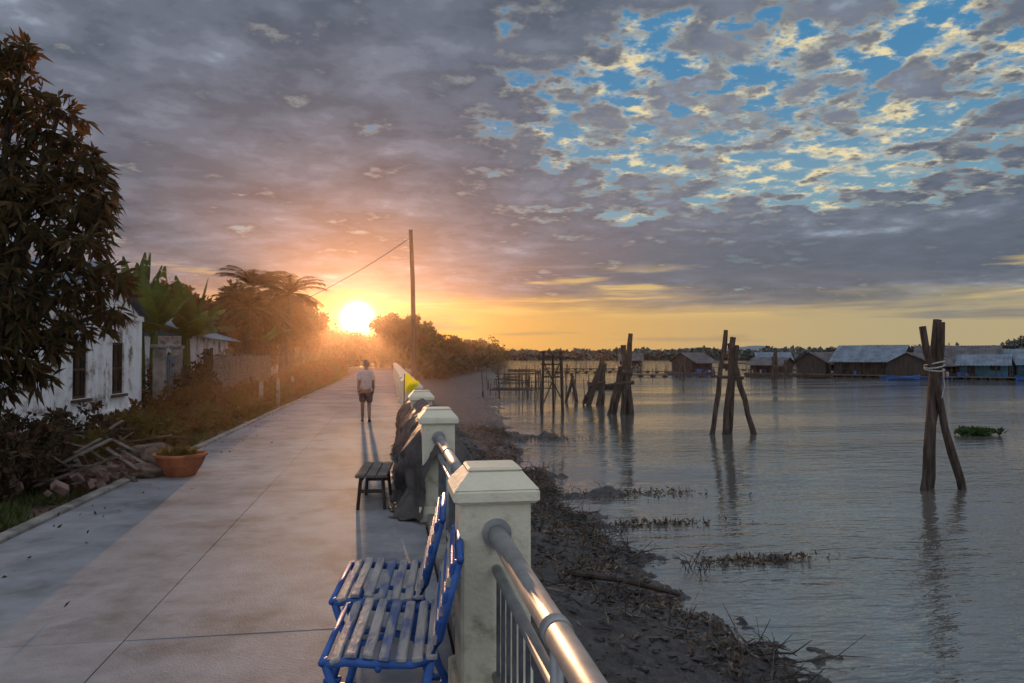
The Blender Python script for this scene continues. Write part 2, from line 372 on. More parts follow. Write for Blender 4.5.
# ------------------------------------------------------------ trees
def tree(name,base,trunk_h,clumps,mat,L=.2,W=.06,ros=60,k=7,droop=.5,seed=1,tr=.12,shell=.55):
    rr=random.Random(seed); s=MB(); bx,by,bz=base
    top=Vector((bx+rr.uniform(-.2,.2),by+rr.uniform(-.2,.2),bz+trunk_h))
    s.path([(bx,by,bz-.1),(bx+rr.uniform(-.08,.08),by,bz+trunk_h*.35),(bx+rr.uniform(-.15,.15),by+.05,bz+trunk_h*.7),top],[tr*1.35,tr*1.05,tr*.9,tr*.75],9,0)
    for cx,cy,cz,r in clumps:
        c=Vector((bx+cx,by+cy,bz+cz)); mid=(top+c)/2+Vector((rr.uniform(-.2,.2),rr.uniform(-.2,.2),rr.uniform(-.1,.3)))*r
        s.path([top,mid,c],[tr*.6,tr*.38,tr*.18],6,0)
        nr=int(ros*r*r*1.0)+6; P=[];O=[]
        for i in range(nr):
            d=Vector((rr.gauss(0,1),rr.gauss(0,1),rr.gauss(0,1))).normalized()
            q=r*(shell+(1-shell)*rr.random()**.6)*(.75+.5*noise.noise(d*2+c))
            pt=c+Vector((d.x*q,d.y*q,d.z*q*.85)); P.append(pt); O.append(d*.6)
            if i%4==0: s.path([c+d*q*.15,c+d*q*.6+Vector((0,0,.04)),pt],[tr*.13,tr*.08,.006],4,0)
        s.leaves([tuple(p) for p in P],k,L,W,droop,1,[tuple(o) for o in O])
    return s.obj(name,[M['bark'],mat])
mc=[(.02,.1,5.72,.42),(.2,0,5.15,.6),(.78,0,4.85,.5),(1.0,.1,4.35,.5),(.3,.1,4.3,.85),(1.12,0,3.75,.55),(.45,-.1,3.5,.85),(1.15,-.1,3.15,.52),(1.0,0,2.65,.5),(.3,-.2,2.65,.85),(1.35,.15,2.75,.42),(1.0,.1,2.15,.4),(1.4,.3,2.35,.22),
    (-.5,0,4.9,.7),(-.6,0,3.9,1.0),(-.7,0,2.8,.9),(.25,-.2,1.95,.65),(-.6,-.2,1.9,.7),(-.1,.1,1.4,.5),(.75,-.2,1.9,.42),(-1.5,.2,4.4,.9),(-1.6,0,3.1,.9),(-1.3,0,1.7,.6),(.45,.1,1.45,.35),(1.3,.1,4.0,.3),(-.45,.1,5.6,.45),(.3,.1,5.75,.3)]
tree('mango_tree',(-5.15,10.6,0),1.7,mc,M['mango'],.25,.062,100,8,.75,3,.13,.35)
def shrub(name,x,y,w,d,h,mat,n=260,k=6,L=.14,W=.05,seed=1,z0=0):
    rr=random.Random(seed); s=MB(); P=[]
    for i in range(n):
        u=rr.uniform(-1,1);v=rr.uniform(-1,1)
        hh=h*(1-.45*(u*u+v*v)/2)*(.75+.5*noise.noise(Vector((x+u*w*1.2,y+v*d*1.2,2))))
        z=z0+hh*rr.random()**.6; P.append((x+u*w/2,y+v*d/2,z))
        if i%6==0: s.path([(x+u*w*.2,y+v*d*.2,z0-.03),(x+u*w*.4,y+v*d*.4,z*.5+.05),P[-1]],[.014,.01,.004],4,0)
    s.leaves(P,k,L,W,-.1,1); return s.obj(name,[M['bark'],mat])
shrub('hedge_shrub',-4.85,9.9,1.5,1.5,1.25,M['shrub'],560,8,.12,.05,1)
shrub('hedge_shrub',-5.9,10.6,1.6,1.5,1.45,M['shrub'],420,8,.13,.05,2)
shrub('hedge_shrub',-4.7,11.8,1.3,1.4,.8,M['green'],360,8,.12,.05,3)
shrub('hedge_shrub',-5.2,13.2,1.6,1.4,1.0,M['shrub'],340,8,.13,.05,4)
sp_=[(-4.5,14.6,1.2,1.6,.8,'green'),(-4.9,16.5,1.4,2,.75,'olive'),(-4.4,18.4,1.1,2,.6,'green'),(-5.1,20.5,1.6,2,1.2,'olive'),(-4.4,22.6,1.2,2.4,.7,'green'),(-4.6,25.5,1.2,3,1.0,'olive'),
     (-4.5,29,1.3,3,.8,'green'),(-4.4,33,1.2,4,1.2,'olive'),(-4.6,38,1.4,4,1.1,'green'),(-4.6,44,1.4,5,1.5,'olive'),(-4.8,51,1.6,6,1.6,'olive'),(-5,59,2,8,1.6,'green'),(-5.2,70,2,10,1.8,'olive'),(-6.5,27,2.2,4,2.2,'olive'),(-5.9,22.3,1.8,2,2.0,'shrub')]
for i,(x,y,w_,d_,h_,mm) in enumerate(sp_): shrub('roadside_shrub',x,y,w_,d_,h_,M[mm],int(150+60*w_*d_),6,.13+y*.003,.05+y*.0015,20+i)
s=MB(); P=[]
for i in range(6500):
    y=5+R.random()**1.5*55; x=-3.72-abs(R.gauss(0,.5))
    if noise.noise(Vector((x*1.3,y*.7,0)))>-.12: P.append((x,y,gh(x,y)))
s.leaves(P,4,.15,.018,-1.8,0); s.obj('grass_verge',[M['grass']])
s=MB(); P=[]
for i in range(900): P.append((-3.6-R.random()*3,4+R.random()*8,-.02))
s.leaves(P,1,.12,.05,.2,0); 
s.leaves([(-3.5+abs(R.gauss(0,.55)),2+R.random()*22,.004) for _ in range(170)],1,.06,.025,0,0)
s.obj('fallen_leaves',[M['shrub']])
def rt(name,x,y,h,r,mat,seed,L=.3,W=.13,k=6,ros=45):
    rr=random.Random(seed); cl=[]
    for i in range(9):
        a=rr.random()*6.28; q=r*rr.uniform(.25,.8)
        cl.append((math.cos(a)*q,math.sin(a)*q,h*rr.uniform(.42,.86),r*rr.uniform(.3,.52)))
    cl.append((0,0,h-r*.35,r*.4))
    tree(name,(x,y,0),h*.4,cl,mat,L,W,ros,k,.3,seed,.08+h*.012,.45)
TR=[('garden_tree',-8.3,31.5,4.3,1.7,'olive'),('garden_tree',-9.6,34,4.9,2.0,'green'),('garden_tree',-7.3,36.5,5.3,1.8,'olive'),('garden_tree',-10.5,40,5.4,2.2,'olive'),
    ('garden_tree',-7.2,44,5.4,2.0,'olive'),('garden_tree',-9.5,49,6.4,2.4,'green'),('garden_tree',-7.6,54,6.2,2.2,'olive'),('garden_tree',-8.0,62,7.0,2.5,'olive'),
    ('garden_tree',-9.0,71,7.4,2.8,'green'),('garden_tree',-9.2,81,7.0,2.8,'olive'),('garden_tree',-13,29,4.6,2.0,'olive'),
    ('garden_tree',-14,37,6,2.6,'olive'),('garden_tree',-14,47,6.6,2.8,'green')]
for i,(n_,x,y,h,r,mm) in enumerate(TR): rt(n_,x,y,h,r,M[mm],50+i,.28+y*.003,.12+y*.0012)
TR2=[(.4,112,8.6,3.4),(3.2,108,8.1,3.0),(6.0,112,6.2,2.8),(-1.6,128,9.0,3.0),(8.5,118,5.4,2.6),(11.5,128,5.0,2.6),(3,92,4.4,2.2),(5.2,98,4.8,2.2),(15,145,5.4,3.0),(19,165,5.6,3.4),
     (-7.5,150,7.0,4),(-12.5,150,8.0,4.5),(-13,118,7.8,3.6),(2.4,76,3.2,1.5),(1.8,100,6,2.4)]
for i,(x,y,h,r) in enumerate(TR2): rt('riverside_tree',x,y,h,r,M['green' if i%2 else 'olive'],90+i,.55,.28,6,24)
def mass(name,pts,mat,L,W,n):
    s=MB(); P=[]
    for i in range(n):
        t=R.random()*(len(pts)-1); a=int(t); f=t-a; p0=pts[a];p1=pts[min(a+1,len(pts)-1)]
        x=p0[0]*(1-f)+p1[0]*f; y=p0[1]*(1-f)+p1[1]*f; h=p0[2]*(1-f)+p1[2]*f; d=p0[3]
        x+=R.uniform(-d,d); y+=R.uniform(-d,d)
        hh=h*(.72+.75*noise.noise(Vector((x/h*.45,y/h*.45,1)))+.3*noise.noise(Vector((x/h*1.6,y/h*1.6,1))))
        P.append((x,y,p0[4]+max(0,hh)*R.random()**.55))
    s.leaves(P,3,L,W,.1,0); s.obj(name,[mat])
mass('bank_vegetation',[(4,80,2.0,1.5,-.4),(8,110,3.5,3,-.5),(14,150,5,5,-.5),(24,210,6,7,-.8),(38,300,7,10,-.8),(60,450,8,14,-.8),(100,720,9,20,-.8)],M['olive_far'],.9,.6,9000)
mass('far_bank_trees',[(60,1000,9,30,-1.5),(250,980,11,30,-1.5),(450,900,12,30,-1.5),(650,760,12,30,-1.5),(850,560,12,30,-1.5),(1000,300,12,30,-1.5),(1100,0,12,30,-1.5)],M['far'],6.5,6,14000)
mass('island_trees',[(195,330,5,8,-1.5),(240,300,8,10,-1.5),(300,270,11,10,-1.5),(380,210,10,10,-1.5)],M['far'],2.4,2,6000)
mass('inland_trees',[(6,138,5,4,0),(-4,136,4.6,4,0),(-14,125,6,6,0),(-30,105,7,8,0),(-70,110,8,12,0),(-160,130,10,20,0)],M['olive_far'],.8,.5,8000)
isl=MB()
vs=[];fs=[]
pts=[(170,345),(195,330),(240,300),(300,270),(380,210),(460,150)]
for i,(x,y) in enumerate(pts):
    wd=14*math.sin(math.pi*i/(len(pts)-1))+.5
    vs+=[(x-wd*.5,y-wd,WL-.3),(x,y,WL+.7),(x+wd*.5,y+wd,WL-.3)]
for i in range(len(pts)-1):
    for j in range(2): fs.append((i*3+j,i*3+j+1,i*3+j+4,i*3+j+3))
isl.add(vs,fs); isl.obj('island_terrain',[M['soil']],smooth=True)
fb=MB(); pts=[(60,985),(250,960),(450,875),(650,735),(850,540),(970,300),(1060,0)]; vs=[];fs=[]
for x,y in pts: vs+=[(x,y,WL-.3),(x*1.03,y*1.03,WL+1),(x*1.3,y*1.3,WL+1.5)]
for i in range(len(pts)-1):
    for j in range(2): fs.append((i*3+j,i*3+j+1,i*3+j+4,i*3+j+3))
fb.add(vs,fs); fb.obj('far_bank_terrain',[M['soil']],smooth=True)
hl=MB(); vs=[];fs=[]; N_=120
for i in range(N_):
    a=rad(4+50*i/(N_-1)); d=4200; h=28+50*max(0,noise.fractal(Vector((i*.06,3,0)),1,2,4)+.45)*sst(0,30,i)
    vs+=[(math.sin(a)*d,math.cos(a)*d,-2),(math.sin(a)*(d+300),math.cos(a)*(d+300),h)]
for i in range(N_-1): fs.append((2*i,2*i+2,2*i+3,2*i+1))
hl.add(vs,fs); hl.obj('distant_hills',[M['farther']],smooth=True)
# palms
def palm(x,y,h,fl,seed,lean=.3):
    rr=random.Random(seed); e=empty('coconut_palm',(x,y,0)); s=MB()
    s.path([(0,0,-.1),(lean*.2,0,h*.3),(lean*.6,.05,h*.7),(lean,.05,h)],[.16,.12,.10,.09],8); s.obj('trunk',[M['bark']],e)
    s=MB()
    for i in range(26):
        az=i*2.4+rr.random()*.5; up=rr.uniform(-.35,1.4); dx,dy=math.cos(az),math.sin(az); pts=[]
        for j in range(9):
            t=j/8; r_=fl*t*math.cos(up*(1-t*.3)); z=fl*(math.sin(up)*t-.5*t*t)
            pts.append(Vector((lean+dx*r_,.05+dy*r_,h+z)))
        s.path(pts,[.03,.028,.024,.02,.018,.014,.01,.008,.004],4)
        for j in range(1,9):
            for sub in(0,.25,.5,.75):
                if j==8 and sub>0: continue
                a=pts[j].lerp(pts[min(j+1,8)],sub); tdir=(pts[min(j+1,8)]-pts[j-1]).normalized(); side=tdir.cross(Vector((0,0,1))).normalized()
                for sg in(-1,1):
                    ll=fl*.26*(1-.5*abs(j/8-.4)); tip=a+side*sg*ll*.8+tdir*ll*.55+Vector((0,0,-ll*rr.uniform(.1,.45))); wv=tdir*.035
                    s.add([a-wv,a+wv,tip],[(0,1,2)])
    s.obj('fronds',[M['olive']],e)
palm(-5.6,41.5,5.1,2.3,5,.2); palm(-7.6,45,5.8,2.5,6,-.3); palm(-9.5,60,7.0,2.8,8,.3); palm(-6.2,33.5,3.8,1.9,9,.2)
# banana plants
def banana(x,y,h,seed):
    rr=random.Random(seed); e=empty('banana_plant',(x,y,0)); s=MB()
    for q in range(2):
        ox,oy=rr.uniform(-.4,.4),rr.uniform(-.4,.4); s.path([(ox,oy,-.1),(ox,oy,h*.28),(ox,oy,h*.55)],[.13,.11,.06],8)
    s.obj('stem',[M['banana']],e); s=MB()
    for i in range(15):
        az=i*2.4+rr.random(); up=rr.uniform(.6,1.5); fl=h*rr.uniform(.42,.6); dx,dy=math.cos(az),math.sin(az); n=12
        pts=[];
        for j in range(n):
            t=j/(n-1); pts.append(Vector((dx*fl*t*math.cos(up),dy*fl*t*math.cos(up),h*.52+fl*(math.sin(up)*t-.4*t*t*(1.7-up)))))
        sd=Vector((-dy,dx,0))
        for j in range(n-1):
            t=j/(n-1)
            if rr.random()<.06: continue
            for sg in(-1,1):
                def wd(t): return .32*math.sin(math.pi*min(1,max(0.03,t*.93+.02))**.8)*(1 if t>.12 else .15)
                t2=(j+1)/(n-1); dr=rr.uniform(.2,.6); q0=pts[j]; q1=pts[j+1].lerp(q0,rr.uniform(0,.1))
                s.add([q0,q1,q1+sd*sg*wd(t2)*.85-Vector((0,0,wd(t2)*dr)),q0+sd*sg*wd(t)*.85-Vector((0,0,wd(t)*dr))],[(0,1,2,3)])
    s.obj('leaves',[M['banana']],e)
banana(-6.8,22.6,4.4,1); banana(-7.6,24.0,4.9,2); banana(-6.2,24.6,4.4,3); banana(-6.3,37.0,4.4,4)
# ------------------------------------------------------------ left house
e=empty('white_house',(-6.3,17.5,0)); D_=6; LH=5.2; eh=2.75; pk=3.75
s=MB(); wins=[(-1.0,.75),(1.15,.75)] 
ys_=[-LH/2]; 
for c_,w_ in wins: ys_+=[c_-w_/2,c_+w_/2]
ys_.append(LH/2); zb,zt=.85,2.05; th=.18
for i in range(len(ys_)-1):
    a,b2=ys_[i],ys_[i+1]; yc=(a+b2)/2
    if i%2==0: s.box((-th/2,yc,eh/2),(th,b2-a,eh))
    else:
        s.box((-th/2,yc,zb/2),(th,b2-a,zb)); s.box((-th/2,yc,(zt+eh)/2),(th,b2-a,eh-zt))
s.box((-D_/2,-LH/2+.09,eh/2-.002),(D_-.37,.18,eh)); s.box((-D_/2,LH/2-.09,eh/2-.002),(D_-.37,.18,eh)); s.box((-D_,0,eh/2),(.18,LH,eh))
s.add([(0,-LH/2,eh),(0,LH/2,eh),(0,0,pk),(-.18,-LH/2,eh),(-.18,LH/2,eh),(-.18,0,pk)],[(0,1,2),(3,5,4),(0,2,5,3),(1,4,5,2)])
for yy in(-LH/2+.12,.07,LH/2-.12): s.box((.035,yy,eh/2),(.07,.22,eh-.02))
s.box((.045,0,.25),(.09,LH-.5,.5)); s.box((.05,0,eh-.08),(.1,LH+.1,.12))
s.obj('walls',[M['white_wall']],e); s=MB()
for c_,w_ in wins:
    s.box((-.12,c_,(zb+zt)/2),(.03,w_,zt-zb),mi=1)
    for q in(-.5,0,.5): s.box((-.06,c_+q*(w_-.06),(zb+zt)/2),(.05,.06,zt-zb-.002))
    for zz in(zb+.03,(zb+zt)/2,zt-.03): s.box((-.058,c_,zz),(.045,w_-.004,.05))
    for j in range(5): s.path([(-.03,c_-w_/2+w_*(j+.5)/5,zb),(-.03,c_-w_/2+w_*(j+.5)/5,zt)],.008,5)
    s.box((.03,c_,zb-.04),(.1,w_+.16,.06))
s.obj('windows',[M['shutter'],M['dark']],e); s=MB()
for sg in(-1,1):
    n=26
    for j in range(n):
        x0=.2-(D_+.5)*j/n; x1=.2-(D_+.5)*(j+.5)/n; x2=.2-(D_+.5)*(j+1)/n
        def rp(x,t,dz): return (x,sg*t*(LH/2+.25),pk+.06-t*(pk-eh)*(LH/2+.25)/(LH/2)+dz)
        s.add([rp(x0,0,0),rp(x1,0,.05),rp(x2,0,0),rp(x0,1,0),rp(x1,1,.05),rp(x2,1,0)],[(0,1,4,3),(1,2,5,4)])
s.obj('roof',[M['tin']],e)
# second house further back
e=empty('tin_roof_house',(-8.6,28.0,0)); s=MB(); s.box((0,0,1.2),(4.6,5,2.4)); s.box((2.33,-.9,1.0),(.06,.9,2.0),mi=1); s.box((2.33,1.1,1.35),(.06,1,.9),mi=1)
s.box((0,-2.53,1.3),(1.1,.06,.9),mi=1)
s.obj('walls',[M['white_wall'],M['dark']],e); s=MB()
for sg in(-1,1):
    for j in range(24):
        y0=-2.9+5.8*j/24; y1=y0+.12; y2=y0+5.8/24
        f_=lambda y,t,dz:(sg*t*2.75,y,3.3-t*1.0+dz)
        s.add([f_(y0,0,0),f_(y1,0,.04),f_(y2,0,0),f_(y0,1,0),f_(y1,1,.04),f_(y2,1,0)],[(0,1,4,3),(1,2,5,4)])
s.add([(-2.3,-2.5,2.4),(2.3,-2.5,2.4),(0,-2.5,3.25)],[(0,1,2)]); s.add([(-2.3,2.5,2.4),(2.3,2.5,2.4),(0,2.5,3.25)],[(0,1,2)])
s.obj('roof',[M['tin']],e)
# fence
e=empty('wooden_fence'); s=MB(); y=24.0
while y<35:
    s.box((-5.35+R.uniform(-.02,.02),y,.9+R.uniform(-.06,.06)),(.03,.13,1.75),Matrix.Rotation(R.uniform(-.03,.03),3,'X')); y+=.155
s.obj('boards',[M['plank']],e); s=MB()
for y in(24,26.2,28.4,30.6,32.8,35): s.path([(-5.43,y,-.1),(-5.43,y,2.0)],.05,8)
for z in(.45,1.4): s.box((-5.40,29.5,z),(.04,11,.07))
s.obj('posts',[M['wood_old']],e)
e=empty('metal_gate',(-5.9,21.2,0)); s=MB()
for i in range(9): s.path([(0,-.6+.15*i,.1),(0,-.6+.15*i,1.75)],.012,6)
for z in(.12,.95,1.74): s.path([(0,-.62,z),(0,.62,z)],.018,6)
s.obj('bars',[M['tin']],e); s=MB()
for q in(-.78,.78): s.bbox((0,q,.95),(.26,.26,2.0),.01); s.bbox((0,q,1.99),(.34,.34,.09),.01)
s.obj('gate_posts',[M['beam']],e)
for x,y in((-3.95,24.0),(-3.95,27.5),(-3.95,31.5)):
    s=MB(); s.bbox((0,0,.40),(.12,.12,1.0),.01); s.box((0,0,.93),(.12,.12,.06),taper=.4); s.obj('concrete_bollard',[M['beam']],loc=(x,y,0))
# ------------------------------------------------------------ rubble, sacks, pot
s=MB()
for i in range(170):
    x=-4.05+R.gauss(0,.4); y=11.4+R.gauss(0,1.0); x=min(x,-3.70)
    a=.02+.07*R.random(); s.box((x,y,.03+R.random()*.22),(a*2,a*1.3,a),Matrix.Rotation(R.random()*3,3,Vector((R.random(),R.random(),R.random())).normalized()),mi=0)
s.obj('rubble_pile',[M['rubble'],M['beam']])
s=MB()
for i in range(44):
    a=R.uniform(0,6.28); L=R.uniform(.3,1.2); x=-4.1+R.gauss(0,.35); y=11.4+R.gauss(0,.8); z=.10+i*.011
    s.bbox((min(x,-3.75),y,z),(L,R.uniform(.025,.09),.022),.003,Matrix.Rotation(a,3,'Z')@Matrix.Rotation(R.uniform(-.5,.5),3,'Y'),mi=i%2)
s.obj('plank_pile',[M['wood_old'],M['plank']])
for i,(x,y,sx,sy,sz) in enumerate([(-3.4,11.25,.22,.18,.10),(-3.5,12.0,.28,.22,.15),(-3.8,12.7,.3,.22,.17),(-4.4,10.7,.3,.25,.2),(-4.0,10.9,.22,.2,.12)]):
    s=MB(); s.blob((0,0,sz*.85),(sx,sy,sz),i+1,.28,0,24,16); s.obj('burlap_sack',[M['sack']],smooth=True,loc=(x,y,0))
e=empty('plant_bowl',(-2.98,11.35,0)); s=MB(); s.lathe((0,0,0),[(.20,0),(.22,.03),(.30,.16),(.345,.28),(.37,.285),(.37,.32),(.33,.32),(.31,.26)],28); s.obj('bowl',[M['pot']],e,smooth=False)
s=MB(); s.lathe((0,0,.0),[(.3,.25),(.2,.27),(.02,.28)],20); s.obj('soil',[M['soil']],e)
s=MB(); P=[(R.gauss(0,.12),R.gauss(0,.12),.28) for _ in range(60)]; s.leaves(P,5,.14,.03,-1.2,0); s.path([(0,0,.25),(.05,.02,.4),(.02,.05,.52)],[.02,.015,.008],6,1); s.obj('plants',[M['green'],M['bark']],e)
# ------------------------------------------------------------ utility pole and cables
e=empty('utility_pole',(1.02,34.4,-.8)); s=MB()
s.path([(.12,0,-.3),(.06,0,3),(0,0,6),(-.1,0,8.4)],[.13,.12,.105,.09],10)
s.lathe((-.12,-.1,7.9),[(.03,0),(.045,.05),(.02,.1)],8); s.lathe((-.12,-.1,7.5),[(.03,0),(.045,.05),(.02,.1)],8)
s.obj('pole',[M['wood_old']],e)
e2=empty('service_pole',(-6.9,38.5,0)); s=MB(); s.path([(0,0,-.2),(0,0,3.6)],[.08,.06],8); s.obj('pole',[M['wood_old']],e2)
c=MB()
def cable(a,b_,sag,n=16,r=.014):
    a=Vector(a);b_=Vector(b_); c.path([a.lerp(b_,i/n)-Vector((0,0,sag*4*(i/n)*(1-i/n))) for i in range(n+1)],r,5)
cable((.92,34.4,7.25),(-6.9,38.5,3.5),.35,r=.018); cable((-6.9,38.5,3.4),(-6.4,20.3,2.7),.4,r=.012)
c.obj('power_cable',[M['darksteel']])
# ------------------------------------------------------------ piles
RV=Vector((.9867,-.1626,0)); FV=Vector((.1626,.9867,0))
def piles(x,y,poles,bind=None,extra=()):
    e=empty('mooring_piles',(x,y,0)); s=MB()
    for (b0,f0,t0,f1,top,r) in poles:
        a=RV*b0+FV*f0+Vector((0,0,WL)); t=RV*t0+FV*f1+Vector((0,0,top)); d=(t-a)/(top-WL); a0=a-d*1.6
        pts=[a0.lerp(t,q/9)+Vector((R.uniform(-.03,.03),R.uniform(-.03,.03),0)) for q in range(10)]
        s.path(pts,[r*(1.12-.25*q/9)*R.uniform(.9,1.1) for q in range(10)],10,0,.22)
    for (a,t,r) in extra:
        s.path([RV*a[0]+FV*a[1]+Vector((0,0,a[2])),RV*t[0]+FV*t[1]+Vector((0,0,t[2]))],r,7)
    s.obj('poles',[M['wood_old']],e)
    if bind:
        s=MB()
        for (bx,bf,bz,br) in bind:
            for q in range(3):
                pts=[]
                for k_ in range(19):
                    a=6.283*k_/18; p_=RV*(bx+br*math.cos(a))+FV*(bf+br*.8*math.sin(a)); pts.append(p_+Vector((0,0,bz+.07*q+.05*math.sin(a+q))))
                s.path(pts,.020,6)
            s.path([RV*(bx+.1)+FV*(bf-br*.8)+Vector((0,0,bz)),RV*(bx+.14)+FV*(bf-br*.8)+Vector((0,0,bz-.4)),RV*(bx+.08)+FV*(bf-br*.7)+Vector((0,0,bz-.7))],.012,5)
        s.obj('rope_binding',[M['rope']],e)
piles(13.12,15.98,[(.55,.1,-.46,-.05,2.45,.095),(-.38,0,.02,.12,2.62,.11),(-.08,.35,.0,-.12,2.55,.09)],[(-.10,.05,1.42,.22)])
piles(14.0,28.9,[(-.8,0,-.15,.1,2.85,.11),(-.22,.2,.10,0,2.55,.13),(.95,.1,-.02,.2,2.3,.12),(.05,.5,.2,-.1,2.2,.11)],None,[((-.6,0,.9),(.55,.1,.85),.07),((-.3,.1,1.35),(.3,.1,1.3),.12)])
piles(13.0,39.9,[(-.15,0,.35,.1,3.05,.15),(.35,.1,-.1,0,2.4,.17),(-.6,.2,.1,0,1.9,.13),(.1,.3,.25,-.1,2.6,.16),(-.9,0,-.2,.1,1.2,.12)],None,[((-.6,0,.2),(.5,0,.3),.12),((-.2,0,.9),(.4,0,.8),.2)])
piles(13.8,48.2,[(-.6,0,.45,.1,1.9,.16),(.3,.2,.3,.1,1.7,.2),(-1.0,.2,.1,0,.9,.14),(.05,0,.55,.3,1.3,.15)],None,[((-.6,0,-.3),(.5,0,.1),.12)])
piles(12.8,52,[(-.3,0,.25,.1,.4,.12),(.5,0,.1,.1,.6,.12)])
piles(58,105,[(-.5,0,.1,.1,2.8,.22),(.4,.2,.2,.1,3.0,.2),(.1,0,-.3,.1,1.8,.2),(1.6,0,1.6,.1,1.3,.15)],None,[((-.5,0,.3),(1.6,0,.3),.12)])
piles(46,112,[(-.5,0,.1,.1,1.4,.2),(.4,.2,.2,.1,1.9,.2)])
e=empty('stilt_platform',(9.3,42.05,0),rad(-9.4)); s=MB()
for sx in(-.5,.5):
    for sy in(-.5,.5): s.path([(sx*1.3,sy,WL-1.5),(sx*1.0,sy*.9,2.1)],.06,8)
s.obj('legs',[M['wood_old']],e); s=MB()
for i in range(7): s.bbox((-.66+.22*i,0,2.02),(.19,1.4,.07),.004)
s.obj('deck',[M['wood_old']],e); s=MB()
s.path([(-.6,-.5,WL+.4),(.5,-.5,1.6)],.04,6); s.path([(.6,-.5,WL+.6),(-.5,-.5,1.4)],.04,6); s.path([(-.65,-.52,.6),(.65,-.52,.6)],.05,6); s.path([(-.65,.5,1.3),(.65,.5,1.3)],.05,6); s.path([(.1,.4,WL-.5),(.05,.3,1.9)],.08,6); s.path([(-.6,-.52,1.75),(.6,-.52,1.75)],.07,6)
s.obj('braces',[M['wood_old']],e)
s=MB()
for i in range(90):
    y=55+R.random()*65; x=7+(y-58)*.17+R.random()*10; h=R.uniform(.4,2.4); s.path([(x,y,WL-1),(x+R.uniform(-.3,.3),y,WL+h)],R.uniform(.03,.06),5)
for i in range(22):
    y=60+i*2.5; x=8+i*.5; L=R.uniform(2,6); z=WL+R.uniform(.4,1.7); s.path([(x,y,z),(x+L,y+.5,z+R.uniform(-.1,.1))],.045,5)
for i in range(30):
    y=120+R.random()*90; x=34+R.random()*50; h=R.uniform(.8,2.4); s.path([(x,y,WL-1),(x+R.uniform(-.3,.3),y,WL+h)],R.uniform(.06,.1),5)
s.obj('fishing_stakes',[M['wood_old']])
# ------------------------------------------------------------ floating houses
def fhouse(x,y,w,d,h,rh,roof='tin',wall='boards',rot=-9.4,seed=1):
    rr=random.Random(seed); e=empty('floating_house',(x,y,WL),rad(rot)); s=MB()
    s.box((0,-.3,.35),(w+1.6,d+2.4,.16))
    for i in range(int(w/1.2)+1):
        s.path([(-w/2-.4+i*1.2,-d/2-1.2,.12),(-w/2-.4+i*1.2,d/2+.6,.12)],.28,8,1)
    s.obj('raft',[M['plank'],M['plastic_blue'] if seed%3==0 else M['dark']],e); s=MB(); b0=.43
    s.box((0,0,b0+h/2),(w,d,h)); n=max(2,int(w/2.6))
    for i in range(n):
        xx=-w/2+w*(i+.5)/n
        if i%2==0: s.box((xx,-d/2-.03,b0+.95),(.95,.05,1.9 if h>1.95 else 1.7),mi=1)
        else: s.box((xx,-d/2-.03,b0+1.25),(1.2,.05,.8),mi=1); s.box((xx,-d/2-.06,b0+1.25),(.05,.03,.8),mi=0)
    for i in range(int(w/1.5)+1): s.path([(-w/2-.3+i*(w+.6)/int(w/1.5),-d/2-1.2,b0),(-w/2-.3+i*(w+.6)/int(w/1.5),-d/2-1.2,b0+h-.35)],.06,6,2)
    s.path([(-w/2-.3,-d/2-1.2,b0+.9),(w/2+.3,-d/2-1.2,b0+.9)],.04,5,2)
    s.add([(-w/2,-d/2,b0+h),(-w/2,d/2,b0+h),(-w/2,0,b0+h+rh-.1),(w/2,-d/2,b0+h),(w/2,d/2,b0+h),(w/2,0,b0+h+rh-.1)],[(0,1,2),(3,5,4)])
    for i in range(9): s.box((rr.uniform(-w/2,w/2),-d/2-.9,b0+.25),(rr.uniform(.3,.8),.4,rr.uniform(.3,.9)),mi=rr.choice((0,2,3,4)))
    s.obj('walls',[M[wall],M['dark'],M['wood_old'],M['plastic_blue'],M['shirt']],e); s=MB()
    n=int(w*2.2)
    for sg in(-1,1):
        oh=1.5 if sg<0 else .5
        for j in range(n):
            x0=-w/2-.5+(w+1)*j/n; x2=x0+(w+1)/n; x1=(x0+x2)/2; D2=d/2+oh; dz=rh*D2/(d/2)
            if sg<0: dz*=.85
            f_=lambda x,t,q:(x,sg*t*D2,b0+h+rh-t*dz+q)
            s.add([f_(x0,0,0),f_(x1,0,.07),f_(x2,0,0),f_(x0,1,0),f_(x1,1,.07),f_(x2,1,0)],[(0,1,4,3),(1,2,5,4)])
    s.obj('roof',[M[roof]],e)
fhouse(75.2,119,7.5,6,2.0,1.7,'tin_rust','boards',20,seed=1)
fhouse(79.5,112,10,8,2.4,2.4,'tin','boards',-50,seed=2)
fhouse(80.5,101.5,8,7,1.8,1.7,'tin_rust','boards',22,seed=3)
fhouse(87.5,97.5,6,5,2.0,1.2,'tin','tin_teal',-45,seed=4)
fhouse(93.5,94,6,5,2.1,1.2,'tin','tin_teal',-35,seed=5)
fhouse(100,91,6,5,2.2,1.4,'tin','tin_teal',-50,seed=6)
fhouse(97,114,12,8,2.8,2.0,'tin_rust','boards',-40,seed=15)
fhouse(106,108,10,7,2.4,1.8,'tin','boards',-50,seed=16)
fhouse(57,134,5.5,5,2.2,1.5,'tin_rust','boards',25,seed=6)
fhouse(69.5,127,6,5,1.7,1.1,'tin_rust','boards',-50,seed=8)
fhouse(75,225,7,6,2.2,1.8,'tin_rust','boards',-15,seed=10)
fhouse(118,215,10,7,2.4,2,'tin','boards',-20,seed=13)
